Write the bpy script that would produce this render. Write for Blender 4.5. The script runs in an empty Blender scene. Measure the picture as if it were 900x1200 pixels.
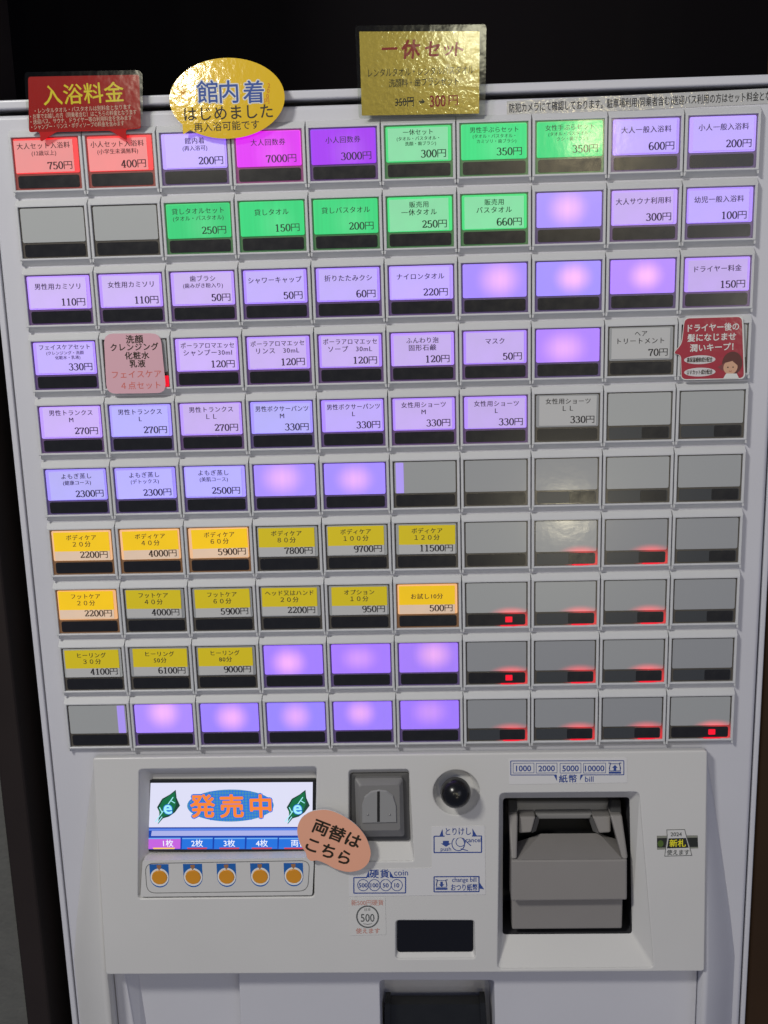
import bpy, bmesh, math, random
from mathutils import Vector, Matrix

random.seed(7)
S = bpy.context.scene
COL = S.collection
MM = 0.001
ZC = 1.30                      # height of the middle of the button field above the floor (m)

def lin(r, g, b, k=1.0):
    def f(c):
        c = c / 255.0
        return c / 12.92 if c <= 0.04045 else ((c + 0.055) / 1.055) ** 2.4
    return (f(r) * k, f(g) * k, f(b) * k)

# ------------------------------------------------------------------ camera
CAM = (0.0210402993, -0.695948036, 0.121178957)
ROT = ((0.99916373, 0.03010054, -0.027673), (-0.02024863, -0.22371938, -0.97444324), (-0.03552225, 0.97418869, -0.2229228))
cd = bpy.data.cameras.new('camera'); cam = bpy.data.objects.new('camera', cd); COL.objects.link(cam)
cd.sensor_fit = 'VERTICAL'; cd.sensor_height = 36.0; cd.lens = 1300.0 / 1200.0 * 36.0
cd.clip_start = 0.01; cd.clip_end = 60.0
m = Matrix.Identity(4)
for i in range(3):
    m[i][0] = ROT[0][i]; m[i][1] = -ROT[1][i]; m[i][2] = -ROT[2][i]
m[0][3], m[1][3], m[2][3] = CAM[0], CAM[1], CAM[2] + ZC
cam.matrix_world = m
S.camera = cam

# ------------------------------------------------------------------ light of the room
W = bpy.data.worlds.new('World'); S.world = W; W.use_nodes = True
bg = W.node_tree.nodes['Background']
bg.inputs[0].default_value = (0.60, 0.66, 1.0, 1); bg.inputs[1].default_value = 0.18

def lamp(name, loc, target, size, power, col, size_y=None, spread=None):
    L = bpy.data.lights.new(name, 'AREA'); o = bpy.data.objects.new(name, L); COL.objects.link(o)
    L.energy = power; L.color = col; L.size = size
    if size_y: L.shape = 'RECTANGLE'; L.size_y = size_y
    if spread: L.spread = math.radians(spread)
    o.location = (loc[0], loc[1], loc[2] + ZC)
    d = Vector((target[0], target[1], target[2] + ZC)) - o.location
    o.rotation_euler = d.to_track_quat('-Z', 'Y').to_euler()
    return o
lamp('ceiling_lamp', (-0.80, -1.10, 1.05), (0, 0, -0.32), 0.24, 16.5, (1.0, 0.975, 0.90), 0.16)
lamp('room_lamp', (1.0, -1.9, 0.55), (0, 0, 0), 0.9, 2.8, (0.84, 0.87, 1.0))
lamp('warm_downlight', (0.50, -2.5, 0.43), (0.1, 0, 0.1), 0.07, 2.2, (1.0, 0.84, 0.50))
lamp('hall_downlight', (-0.62, -2.5, 0.62), (-0.1, 0, 0.2), 0.08, 2.6, (1.0, 0.93, 0.75))

lamp('low_glint_lamp', (0.44, -2.5, -0.62), (0.1, 0, 0), 0.08, 1.6, (1.0, 0.90, 0.62))  # unseen lamp added for warm glints on the right-hand blank buttons
lamp('gold_glint_lamp', (0.19, -2.5, 0.70), (0.05, 0, 0.24), 0.06, 2.2, (1.0, 0.95, 0.70))  # unseen lamp added for the glitter on the gold sign
lamp('side_lamp', (1.02, -2.4, 0.02), (0.2, 0, 0.05), 0.06, 1.4, (1.0, 0.92, 0.74))

S.view_settings.view_transform = 'Standard'
try: S.view_settings.look = 'None'
except Exception: pass
S.view_settings.exposure = 0.10; S.view_settings.gamma = 1.0; S.view_settings.use_curve_mapping = False
S.cycles.use_denoising = True
S.cycles.max_bounces = 6

# ------------------------------------------------------------------ measuring helpers (mm in the machine's front plane; y grows into the machine)
def spot(px, py, Y=0.0):
    """Where the sight line of a photograph pixel meets the vertical plane at depth Y (or the surface Y(z)), in mm."""
    d = [(px - 450) / 1300.0, (py - 600) / 1300.0, 1.0]
    w = [sum(ROT[k][i] * d[k] for k in range(3)) for i in range(3)]
    y = Y(0) if callable(Y) else Y
    x = z = 0
    for _ in range(12 if callable(Y) else 1):
        s = (y * MM - CAM[1]) / w[1]
        x, z = (CAM[0] + s * w[0]) / MM, (CAM[2] + s * w[2]) / MM
        if callable(Y): y = Y(z)
    return (x, z)
def spots(pts, Y=0.0): return [spot(a, b, Y) for a, b in pts]
def console_y(z): return -5.0 + (z + 203.0) * (15.0 / 157.0)         # console face: 5 mm proud at its top, 20 mm at its foot

# ------------------------------------------------------------------ materials
MATS = {}
def mat(name, col, rough=0.5, spec=0.5, metal=0.0, coat=0.0, emit=None, es=0.0, bump=0.0, bscale=300.0, var=0.0, vscale=20.0, coat_rough=0.1, both=False):
    if name in MATS: return MATS[name]
    M = bpy.data.materials.new(name); M.use_nodes = True; nt = M.node_tree; N = nt.nodes; P = N['Principled BSDF']
    P.inputs['Base Color'].default_value = (*col[:3], 1); P.inputs['Roughness'].default_value = rough
    P.inputs['Specular IOR Level'].default_value = spec; P.inputs['Metallic'].default_value = metal
    P.inputs['Coat Weight'].default_value = coat; P.inputs['Coat Roughness'].default_value = coat_rough
    tc = N.new('ShaderNodeTexCoord')
    if var:
        n = N.new('ShaderNodeTexNoise'); n.inputs['Scale'].default_value = vscale; n.inputs['Detail'].default_value = 6
        nt.links.new(tc.outputs['Object'], n.inputs['Vector'])
        mx = N.new('ShaderNodeMix'); mx.data_type = 'RGBA'
        mx.inputs['A'].default_value = (*[c * (1 - var) for c in col[:3]], 1); mx.inputs['B'].default_value = (*[min(1, c * (1 + var)) for c in col[:3]], 1)
        nt.links.new(n.outputs['Fac'], mx.inputs['Factor']); nt.links.new(mx.outputs['Result'], P.inputs['Base Color'])
        mr = N.new('ShaderNodeMapRange'); mr.inputs['To Min'].default_value = max(0.02, rough - 0.08); mr.inputs['To Max'].default_value = rough + 0.08
        nt.links.new(n.outputs['Fac'], mr.inputs['Value']); nt.links.new(mr.outputs['Result'], P.inputs['Roughness'])
    if bump:
        n = N.new('ShaderNodeTexNoise'); n.inputs['Scale'].default_value = bscale; n.inputs['Detail'].default_value = 3
        nt.links.new(tc.outputs['Object'], n.inputs['Vector'])
        b = N.new('ShaderNodeBump'); b.inputs['Strength'].default_value = bump; b.inputs['Distance'].default_value = 0.001
        nt.links.new(n.outputs['Fac'], b.inputs['Height'])
        nt.links.new(b.outputs['Normal'], P.inputs['Coat Normal'] if coat else P.inputs['Normal'])
        if both: nt.links.new(b.outputs['Normal'], P.inputs['Normal'])
    if emit is not None:
        P.inputs['Emission Color'].default_value = (*emit[:3], 1); P.inputs['Emission Strength'].default_value = es
    MATS[name] = M
    return M

def lit(name, col, rough=0.25, frac=1.0, coat=0.3, hot=False, stripes=0.0):
    """A translucent piece with light from behind painted in as emission; the colour of the glow is the object's colour, its strength the object's alpha."""
    M = mat(name, col, rough, coat=coat, bump=0.05, bscale=120)
    nt = M.node_tree; N = nt.nodes; P = N['Principled BSDF']
    oi = N.new('ShaderNodeObjectInfo')
    st = N.new('ShaderNodeMath'); st.operation = 'MULTIPLY'; st.inputs[1].default_value = frac
    nt.links.new(oi.outputs['Alpha'], st.inputs[0])
    colour = oi.outputs['Color']
    tc = N.new('ShaderNodeTexCoord')
    if hot:                                   # lamp glow painted into the emission: a soft spot at the place held in obj["lamp_spot"]
        at = N.new('ShaderNodeAttribute'); at.attribute_type = 'OBJECT'; at.attribute_name = 'lamp_spot'
        sb = N.new('ShaderNodeVectorMath'); sb.operation = 'SUBTRACT'
        sq = N.new('ShaderNodeAttribute'); sq.attribute_type = 'OBJECT'; sq.attribute_name = 'lamp_squash'
        ml = N.new('ShaderNodeVectorMath'); ml.operation = 'MULTIPLY'
        ti = N.new('ShaderNodeAttribute'); ti.attribute_type = 'OBJECT'; ti.attribute_name = 'lamp_tint'
        nt.links.new(tc.outputs['Object'], sb.inputs[0]); nt.links.new(at.outputs['Vector'], sb.inputs[1])
        ln = N.new('ShaderNodeVectorMath'); ln.operation = 'LENGTH'; nt.links.new(sb.outputs['Vector'], ml.inputs[0]); nt.links.new(sq.outputs['Vector'], ml.inputs[1]); nt.links.new(ml.outputs['Vector'], ln.inputs[0])
        mr = N.new('ShaderNodeMapRange'); mr.interpolation_type = 'SMOOTHSTEP'
        mr.inputs['From Min'].default_value = 0.0; mr.inputs['From Max'].default_value = 0.014
        mr.inputs['To Min'].default_value = 1.0; mr.inputs['To Max'].default_value = 0.0
        nt.links.new(ln.outputs['Value'], mr.inputs['Value'])
        ah = N.new('ShaderNodeAttribute'); ah.attribute_type = 'OBJECT'; ah.attribute_name = 'lamp_spot_strength'
        fm = N.new('ShaderNodeMath'); fm.operation = 'MULTIPLY'
        nt.links.new(mr.outputs['Result'], fm.inputs[0]); nt.links.new(ah.outputs['Fac'], fm.inputs[1])
        mp = N.new('ShaderNodeMapping'); mp.inputs['Scale'].default_value = (420, 0, 6)
        nt.links.new(tc.outputs['Object'], mp.inputs['Vector'])
        rn = N.new('ShaderNodeVectorMath'); rn.operation = 'ADD'
        nt.links.new(mp.outputs['Vector'], rn.inputs[0]); nt.links.new(oi.outputs['Random'], rn.inputs[1])
        nz = N.new('ShaderNodeTexNoise'); nz.inputs['Scale'].default_value = 1.0; nz.inputs['Detail'].default_value = 2
        nt.links.new(rn.outputs['Vector'], nz.inputs['Vector'])
        m2 = N.new('ShaderNodeMapRange'); m2.inputs['To Min'].default_value = 0.86; m2.inputs['To Max'].default_value = 1.14
        nt.links.new(nz.outputs['Fac'], m2.inputs['Value'])
        m3 = N.new('ShaderNodeMath'); m3.operation = 'MULTIPLY'
        nt.links.new(m2.outputs['Result'], m3.inputs[0]); nt.links.new(st.outputs[0], m3.inputs[1]); st = m3
        mx = N.new('ShaderNodeMix'); mx.data_type = 'RGBA'
        nt.links.new(ti.outputs['Color'], mx.inputs['B'])
        nt.links.new(oi.outputs['Color'], mx.inputs['A']); nt.links.new(fm.outputs[0], mx.inputs['Factor'])
        colour = mx.outputs['Result']
        bm_ = N.new('ShaderNodeMix'); bm_.data_type = 'RGBA'      # each piece of plastic has aged a little differently
        bm_.inputs['A'].default_value = (col[0] * 0.82, col[1] * 0.83, col[2] * 0.86, 1); bm_.inputs['B'].default_value = (col[0] * 1.14, col[1] * 1.16, col[2] * 1.12, 1)
        nt.links.new(oi.outputs['Random'], bm_.inputs['Factor']); nt.links.new(bm_.outputs['Result'], P.inputs['Base Color'])
    else:
        mc = N.new('ShaderNodeMix'); mc.data_type = 'RGBA'; mc.blend_type = 'MULTIPLY'; mc.inputs['Factor'].default_value = 1.0
        mx_ = max(col[:3])
        mc.inputs['B'].default_value = (*[c / mx_ for c in col[:3]], 1)
        nt.links.new(oi.outputs['Color'], mc.inputs['A']); colour = mc.outputs['Result']
        nz = N.new('ShaderNodeTexNoise'); nz.inputs['Scale'].default_value = 70; nz.inputs['Detail'].default_value = 2
        nt.links.new(tc.outputs['Object'], nz.inputs['Vector'])
        m2 = N.new('ShaderNodeMapRange'); m2.inputs['To Min'].default_value = 0.75; m2.inputs['To Max'].default_value = 1.25
        nt.links.new(nz.outputs['Fac'], m2.inputs['Value'])
        m3 = N.new('ShaderNodeMath'); m3.operation = 'MULTIPLY'
        nt.links.new(m2.outputs['Result'], m3.inputs[0]); nt.links.new(st.outputs[0], m3.inputs[1]); st = m3
    nt.links.new(colour, P.inputs['Emission Color']); nt.links.new(st.outputs[0], P.inputs['Emission Strength'])
    return M

def film_mat():
    M = bpy.data.materials.new('clear_film'); M.use_nodes = True; nt = M.node_tree; N = nt.nodes; N.clear()
    out = N.new('ShaderNodeOutputMaterial'); t = N.new('ShaderNodeBsdfTransparent'); g = N.new('ShaderNodeBsdfGlossy')
    g.inputs['Roughness'].default_value = 0.13; t.inputs['Color'].default_value = (0.90, 0.92, 0.88, 1)
    tc = N.new('ShaderNodeTexCoord'); n = N.new('ShaderNodeTexNoise'); n.inputs['Scale'].default_value = 130
    nt.links.new(tc.outputs['Object'], n.inputs['Vector'])
    b = N.new('ShaderNodeBump'); b.inputs['Strength'].default_value = 0.10; b.inputs['Distance'].default_value = 0.001
    nt.links.new(n.outputs['Fac'], b.inputs['Height']); nt.links.new(b.outputs['Normal'], g.inputs['Normal'])
    mx = N.new('ShaderNodeMixShader'); mx.inputs['Fac'].default_value = 0.013
    nt.links.new(t.outputs[0], mx.inputs[1]); nt.links.new(g.outputs[0], mx.inputs[2]); nt.links.new(mx.outputs[0], out.inputs['Surface'])
    return M

PLASTIC = mat('door_plastic', (0.56, 0.56, 0.60), 0.36, bump=0.06, bscale=900, var=0.065, vscale=9)
CREAM = mat('console_plastic', (0.56, 0.555, 0.545), 0.40, bump=0.05, bscale=700, var=0.06, vscale=11)
BEZEL = mat('bezel_plastic', (0.55, 0.555, 0.565), 0.40, var=0.05, vscale=60)
SEAM = mat('seam', (0.03, 0.03, 0.035), 0.7)
SMOKE = lit('smoked_window', (0.085, 0.075, 0.06), 0.25, 0.16, coat=0.2)
SMOKER = lit('smoked_window_red_glow', (0.085, 0.075, 0.06), 0.25, 1.0, coat=0.2, hot=True)  # the red lamp's glow on the frame is painted in as emission
PANEL = lit('light_diffuser', (0.365, 0.372, 0.378), 0.28, 1.0, hot=True)
PANEL_DARK = lit('darkened_diffuser', (0.09, 0.09, 0.09), 0.28, 1.0, hot=True)  # same plastic as PANEL; base darkened so the painted glow looks stronger
CARD = lit('label_paper', (0.53, 0.53, 0.52), 0.55, 1.0, coat=0.25)
CLEARCARD = lit('label_film', (0.045, 0.045, 0.045), 0.4, 1.0, coat=0.3, hot=True)
CARDG = lit('label_paper_green_glow', (0.34, 0.50, 0.41), 0.55, 1.0, coat=0.25)  # white paper, green lamp glow painted into its base colour
CARDR = lit('label_paper_red_glow', (0.52, 0.34, 0.33), 0.55, 1.0, coat=0.25)  # white paper with the red lamp's light put into its base colour
CARDY = lit('label_paper_yellow', (0.82, 0.64, 0.006), 0.55, 1.0, coat=0.25)
INK = lit('label_ink', (0.018, 0.016, 0.018), 0.5, 0.06, coat=0.2)
STRIP = mat('indicator_black', (0.012, 0.012, 0.013), 0.22, var=0.2, vscale=200)
STRIPG = mat('indicator_grey', (0.045, 0.05, 0.055), 0.25)
REDLED = mat('red_lamp_lit', (0.3, 0.0, 0.01), 0.3, emit=lin(225, 12, 40), es=1.0)
FILM = film_mat()
def ink(name, r, g, b, rough=0.5, coat=0.0, k=1.0): return mat(name, lin(r, g, b, k), rough, coat=coat)

# ------------------------------------------------------------------ mesh helper: collects pieces (mm), builds ONE mesh
def rr(x0, z0, x1, z1, r=2.0, n=5):
    if x0 > x1: x0, x1 = x1, x0
    if z0 > z1: z0, z1 = z1, z0
    r = min(r, (x1 - x0) / 2 - 1e-3, (z1 - z0) / 2 - 1e-3)
    out = []
    for cx, cz, a in ((x1 - r, z1 - r, 0), (x0 + r, z1 - r, 90), (x0 + r, z0 + r, 180), (x1 - r, z0 + r, 270)):
        for k in range(n + 1):
            t = math.radians(a + 90.0 * k / n); out.append((cx + r * math.cos(t), cz + r * math.sin(t)))
    return out
def ell(cx, cz, rx, rz, n=40, a0=0, rot=0):
    c, s = math.cos(math.radians(rot)), math.sin(math.radians(rot))
    return [(cx + rx * math.cos(t) * c - rz * math.sin(t) * s, cz + rx * math.cos(t) * s + rz * math.sin(t) * c)
            for t in (math.radians(a0) + 2 * math.pi * k / n for k in range(n))]
def area2(p): return sum(p[i][0] * p[(i + 1) % len(p)][1] - p[(i + 1) % len(p)][0] * p[i][1] for i in range(len(p)))
def rounded(poly, r=2.0, n=4):
    out = []
    L = len(poly)
    for i in range(L):
        a, b, c = Vector(poly[i - 1]), Vector(poly[i]), Vector(poly[(i + 1) % L])
        u, v = (a - b), (c - b); q = min(r, u.length * 0.45, v.length * 0.45)
        p0, p1 = b + u.normalized() * q, b + v.normalized() * q
        for k in range(n + 1):
            t = k / n; out.append(tuple(p0 * (1 - t) ** 2 + b * 2 * t * (1 - t) + p1 * t * t))
    return out

class Mb:
    def __init__(s): s.bm = bmesh.new(); s.mats = []
    def mi(s, M):
        if M not in s.mats: s.mats.append(M)
        return s.mats.index(M)
    def face(s, pts, M, smooth=False):
        try: f = s.bm.faces.new([s.bm.verts.new(p) for p in pts])
        except ValueError: return
        f.material_index = s.mi(M); f.smooth = smooth
        return f
    def raw(s, verts, faces, M, smooth=False):
        vs = [s.bm.verts.new(v) for v in verts]; k = s.mi(M)
        for f in faces:
            try: q = s.bm.faces.new([vs[i] for i in f])
            except ValueError: continue
            q.material_index = k; q.smooth = smooth
    def prism(s, out, y0, y1, M, side=None, back=True):
        """outline (x,z) from depth y0 (front, towards the viewer) to y1; y may be a function of z"""
        f0 = y0 if callable(y0) else (lambda z: y0); f1 = y1 if callable(y1) else (lambda z: y1)
        if area2(out) < 0: out = out[::-1]
        n = len(out)
        A = [s.bm.verts.new((x, f0(z), z)) for x, z in out]; B = [s.bm.verts.new((x, f1(z), z)) for x, z in out]
        k = s.mi(M); ks = s.mi(side or M)
        f = s.bm.faces.new(A); f.material_index = k
        if back:
            f = s.bm.faces.new(B[::-1]); f.material_index = ks
        for i in range(n):
            j = (i + 1) % n
            f = s.bm.faces.new((A[j], A[i], B[i], B[j])); f.material_index = ks
    def flat(s, out, y, M):
        f0 = y if callable(y) else (lambda z: y)
        if area2(out) < 0: out = out[::-1]
        f = s.bm.faces.new([s.bm.verts.new((x, f0(z), z)) for x, z in out]); f.material_index = s.mi(M)
    def ring(s, out, w, y, M):
        """a printed line of width w along the closed outline"""
        f0 = y if callable(y) else (lambda z: y)
        if area2(out) < 0: out = out[::-1]
        n = len(out); inn = []
        for i in range(n):
            a, b, c = Vector(out[i - 1]), Vector(out[i]), Vector(out[(i + 1) % n])
            u, v = (b - a).normalized(), (c - b).normalized()
            nn = Vector((-u.y - v.y, u.x + v.x)); l = nn.length
            nn = nn / l if l > 1e-6 else Vector((-u.y, u.x)); cs = max(0.5, nn.dot(Vector((-u.y, u.x))))
            inn.append(tuple(b + nn * (w / cs)))
        for i in range(n):
            j = (i + 1) % n
            s.face([(p[0], f0(p[1]), p[1]) for p in (out[i], out[j], inn[j], inn[i])], M)
    def line(s, pts, w, y, M):
        f0 = y if callable(y) else (lambda z: y)
        for a, b in zip(pts[:-1], pts[1:]):
            d = Vector(b) - Vector(a)
            if d.length < 1e-6: continue
            nn = Vector((-d.y, d.x)).normalized() * (w / 2)
            q = [Vector(a) + nn, Vector(a) - nn, Vector(b) - nn, Vector(b) + nn]
            s.face([(p.x, f0(p.y), p.y) for p in q], M)
    def loft(s, rings, M, smooth=False, cap=None, cap0=False):
        """rings of 3D points with equal counts, open tube; cap closes the last ring"""
        R = [[s.bm.verts.new(p) for p in r] for r in rings]; k = s.mi(M)
        for a, b in zip(R[:-1], R[1:]):
            for i in range(len(a)):
                j = (i + 1) % len(a)
                try: f = s.bm.faces.new((a[i], a[j], b[j], b[i])); f.material_index = k; f.smooth = smooth
                except ValueError: pass
        if cap is not None:
            f = s.bm.faces.new(R[-1]); f.material_index = s.mi(cap)
        if cap0:
            f = s.bm.faces.new(R[0][::-1]); f.material_index = k
    def box(s, x0, x1, y0, y1, z0, z1, M):
        s.prism([(x0, z0), (x1, z0), (x1, z1), (x0, z1)], y0, y1, M)
    def tube(s, pts, r, M, n=8):
        rings = []
        for i, p in enumerate(pts):
            a = Vector(pts[max(0, i - 1)]); b = Vector(pts[min(len(pts) - 1, i + 1)]); d = (b - a).normalized()
            u = d.orthogonal().normalized(); v = d.cross(u)
            rings.append([tuple(Vector(p) + (u * math.cos(2 * math.pi * k / n) + v * math.sin(2 * math.pi * k / n)) * r) for k in range(n)])
        s.loft(rings, M, True, M, True)
    def sphere(s, c, r, M, nu=24, nv=14, sc=(1, 1, 1)):
        vs, fs = [], []
        for j in range(nv + 1):
            t = math.pi * j / nv
            for i in range(nu):
                a = 2 * math.pi * i / nu
                vs.append((c[0] + r * sc[0] * math.sin(t) * math.cos(a), c[1] + r * sc[1] * math.sin(t) * math.sin(a), c[2] + r * sc[2] * math.cos(t)))
        for j in range(nv):
            for i in range(nu):
                fs.append((j * nu + i, j * nu + (i + 1) % nu, (j + 1) * nu + (i + 1) % nu, (j + 1) * nu + i))
        s.raw(vs, fs, M, True)
    def plate(s, outer, holes, y, thick, bevel, M, mapy=None, res=2):
        """a plate with holes and rounded rims: front face at y (or mapy(z)), thick into the machine"""
        cu = bpy.data.curves.new('plate', 'CURVE'); cu.dimensions = '2D'; cu.fill_mode = 'BOTH'
        for o in [outer] + holes:
            sp = cu.splines.new('POLY'); sp.points.add(len(o) - 1)
            for p, q in zip(sp.points, o): p.co = (q[0], q[1], 0, 1)
            sp.use_cyclic_u = True
        cu.extrude = max(0.01, thick / 2 - bevel); cu.bevel_depth = bevel; cu.bevel_resolution = res; cu.offset = -bevel
        ob = bpy.data.objects.new('plate', cu); COL.objects.link(ob)
        dg = bpy.context.evaluated_depsgraph_get(); me = ob.evaluated_get(dg).to_mesh()
        vs = []
        for v in me.vertices:
            base = mapy(v.co.y) if mapy else y
            vs.append((v.co.x, base + thick / 2 - v.co.z, v.co.y))
        s.raw(vs, [tuple(p.vertices) for p in me.polygons], M)
        ob.evaluated_get(dg).to_mesh_clear(); bpy.data.objects.remove(ob); bpy.data.curves.remove(cu)
    def bucket(s, outer, inner, yo, yi, M, cap=None):
        fo = yo if callable(yo) else (lambda z: yo); fi = yi if callable(yi) else (lambda z: yi)
        s.loft([[(x, fo(z), z) for x, z in outer], [(x, fi(z), z) for x, z in inner]], M, False, cap)
    def text(s, t, cx, cz, h, y, M, rot=0, maxw=None, spacing=1.0, off=0.0, serif=False, anchor='c', xs=1.0, digits=False, shear=0.0, res=3):
        """writing, character size h mm, centred on (cx, cz)"""
        vs, fs, w, z0, z1 = glyphs(t, spacing, 0.0, digits, shear, res)
        k = h; kx = h * xs
        if maxw and w * kx > maxw: kx = maxw / w
        ox = {'c': -w / 2, 'r': -w, 'l': 0}[anchor]; oz = -(z0 + z1) / 2
        c, sn = math.cos(math.radians(rot)), math.sin(math.radians(rot))
        f0 = y if callable(y) else (lambda z: y)
        strikes = [(0, 0)]
        if serif: strikes = [(-0.013, 0), (0.013, 0)]
        elif off > 0:
            ns = 4 if off < 0.02 else 8
            strikes += [(off * math.cos(2 * math.pi * q / ns), off * math.sin(2 * math.pi * q / ns)) for q in range(ns)]
        for q, (da, db) in enumerate(strikes):
            out = []
            for a, b in vs:
                a = (a + ox) * kx + da * k; b = (b + oz + db) * k
                X, Z = cx + a * c - b * sn, cz + a * sn + b * c
                out.append((X, f0(Z) - 0.003 * q, Z))
            s.raw(out, fs, M)
        return w * kx
    def build(s, name, parent=None, loc=None, weld=False):
        """ONE mesh object; geometry is given in machine millimetres, its origin goes to loc (mm)"""
        loc = Vector(loc or (0, 0, 0))
        if weld: bmesh.ops.remove_doubles(s.bm, verts=s.bm.verts, dist=0.002)
        me = bpy.data.meshes.new(name)
        bmesh.ops.translate(s.bm, verts=s.bm.verts, vec=-loc)
        bmesh.ops.scale(s.bm, verts=s.bm.verts, vec=(MM, MM, MM))
        s.bm.to_mesh(me); s.bm.free()
        for M in s.mats: me.materials.append(M)
        o = bpy.data.objects.new(name, me); COL.objects.link(o)
        place(o, loc, parent)
        return o

WORLD = {}
def place(o, loc_mm, parent=None):
    w = Vector((loc_mm[0] * MM, loc_mm[1] * MM, loc_mm[2] * MM + ZC))
    if parent is not None:
        o.parent = parent; o.location = w - WORLD[parent.name]
    else: o.location = w
    WORLD[o.name] = w

# ------------------------------------------------------------------ writing
def wide_stroke(pts, thin=0.062, thick=0.14):
    vs, fs = [], []
    n = len(pts)
    closed = (Vector(pts[0]) - Vector(pts[-1])).length < 1e-4
    for i, p in enumerate(pts):
        a = pts[i - 1] if i else (pts[-2] if closed else pts[0]); b = pts[i + 1] if i < n - 1 else (pts[1] if closed else pts[-1])
        d = (Vector(b) - Vector(a)).normalized(); w = thin + (thick - thin) * abs(d.y) ** 1.5
        q = Vector((-d.y, d.x)) * w / 2
        vs += [(p[0] + q.x, p[1] + q.y), (p[0] - q.x, p[1] - q.y)]
    for i in range(n - 1): fs.append((2 * i, 2 * i + 1, 2 * i + 3, 2 * i + 2))
    return vs, fs
def arc(cx, cy, rx, ry, a0, a1, n=14):
    return [(cx + rx * math.cos(math.radians(a0 + (a1 - a0) * k / n)), cy + ry * math.sin(math.radians(a0 + (a1 - a0) * k / n))) for k in range(n + 1)]
def _six(): return [arc(.33, .5, .25, .46, 62, 200, 12), arc(.31, .28, .205, .26, 0, 360, 18), [(.085, .45), (.1, .32)]]
SERIF = {
    '0': [arc(.3, .48, .215, .46, 0, 360, 22)],
    '1': [[(.3, .0), (.3, .95)], [(.13, .82), (.3, .93)], [(.13, .03), (.47, .03)]],
    '2': [arc(.29, .7, .195, .24, 165, -25, 12) + [(.36, .42), (.1, .06)], [(.09, .06), (.5, .06)], [(.09, .09), (.5, .09)], [(.5, .06), (.53, .22)]],
    '3': [arc(.27, .72, .19, .22, 155, -90, 12), arc(.27, .26, .23, .25, 90, -155, 14)],
    '4': [[(.38, .0), (.38, .95)], [(.37, .92), (.05, .27)], [(.04, .27), (.56, .27)], [(.25, .03), (.51, .03)]],
    '5': [[(.15, .91), (.48, .91)], [(.15, .88), (.48, .88)], [(.15, .92), (.13, .5)], arc(.28, .29, .22, .28, 130, -155, 14)],
    '6': _six(),
    '7': [[(.09, .9), (.52, .9)], [(.09, .87), (.52, .87)], [(.52, .9), (.38, .55), (.29, .3), (.27, 0)], [(.09, .92), (.07, .74)]],
    '8': [arc(.3, .71, .17, .22, 0, 360, 18), arc(.3, .25, .215, .25, 0, 360, 20)],
    '9': [[(.62 - x, .95 - y) for x, y in st] for st in _six()],
}
_gc = {}
def font_mesh(t, spacing, off, res):
    cu = bpy.data.curves.new('writing', 'FONT'); cu.body = t; cu.size = 1.0; cu.space_character = spacing; cu.offset = off
    cu.resolution_u = res; cu.dimensions = '2D'; cu.fill_mode = 'FRONT'
    ob = bpy.data.objects.new('writing', cu); COL.objects.link(ob)
    dg = bpy.context.evaluated_depsgraph_get(); me = ob.evaluated_get(dg).to_mesh()
    vs = [(v.co.x, v.co.y) for v in me.vertices]; fs = [tuple(p.vertices) for p in me.polygons]
    ob.evaluated_get(dg).to_mesh_clear(); bpy.data.objects.remove(ob); bpy.data.curves.remove(cu)
    return vs, fs
def glyphs(t, spacing=1.0, off=0.0, digits=False, shear=0.0, res=3):
    key = (t, spacing, off, digits, shear, res)
    if key in _gc: return _gc[key]
    if digits:                                     # an old-style serif price: 1234 + yen sign in the text face
        vs, fs, x = [], [], 0.0
        for ch in t:
            if ch in SERIF:
                for st in SERIF[ch]:
                    a, b = wide_stroke(st); k = len(vs)
                    vs += [(x + p[0], p[1]) for p in a]; fs += [tuple(i + k for i in f) for f in b]
                x += 0.60
            else:
                a, b = font_mesh(ch, 1.0, -0.006, 3)
                x0 = min(p[0] for p in a); x1 = max(p[0] for p in a); y0 = min(p[1] for p in a); y1 = max(p[1] for p in a); g = 0.98 / (y1 - y0)
                k = len(vs); x += 0.05
                vs += [(x + (p[0] - x0) * g, (p[1] - y0) * g - 0.02) for p in a]; fs += [tuple(i + k for i in f) for f in b]
                x += (x1 - x0) * g + 0.02
    else:
        vs, fs = font_mesh(t, spacing, off, res)
    if shear: vs = [(a + b * shear, b) for a, b in vs]
    xs_ = [p[0] for p in vs]; x0 = min(xs_); w = max(xs_) - x0
    vs = [(a - x0, b) for a, b in vs]
    z0, z1 = min(p[1] for p in vs), max(p[1] for p in vs)
    if not digits: z0, z1 = min(z0, -0.05), max(z1, 0.78)
    _gc[key] = (vs, fs, w, z0, z1)
    return _gc[key]

def tag(o, label=None, cat=None, group=None, kind=None):
    if label: o['label'] = label
    if cat: o['category'] = cat
    if group: o['group'] = group
    if kind: o['kind'] = kind
    return o

# ================================================================== the setting
b = Mb(); b.box(-1600, 1600, 420, 440, -1300, 1000, mat('dark_wall', (0.004, 0.003, 0.004), 0.8, spec=0.1, var=0.3, vscale=5)); tag(b.build('back_wall'), kind='structure')
WOOD = mat('dark_wood', (0.018, 0.013, 0.012), 0.6, spec=0.2, var=0.35, vscale=9, bump=0.1, bscale=80)
WOODR = mat('brown_wood', (0.060, 0.030, 0.010), 0.55, spec=0.25, var=0.35, vscale=9, bump=0.1, bscale=80)
PLASTER = mat('grey_plaster', (0.09, 0.09, 0.083), 0.9, var=0.25, vscale=60, bump=0.6, bscale=220)

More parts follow.
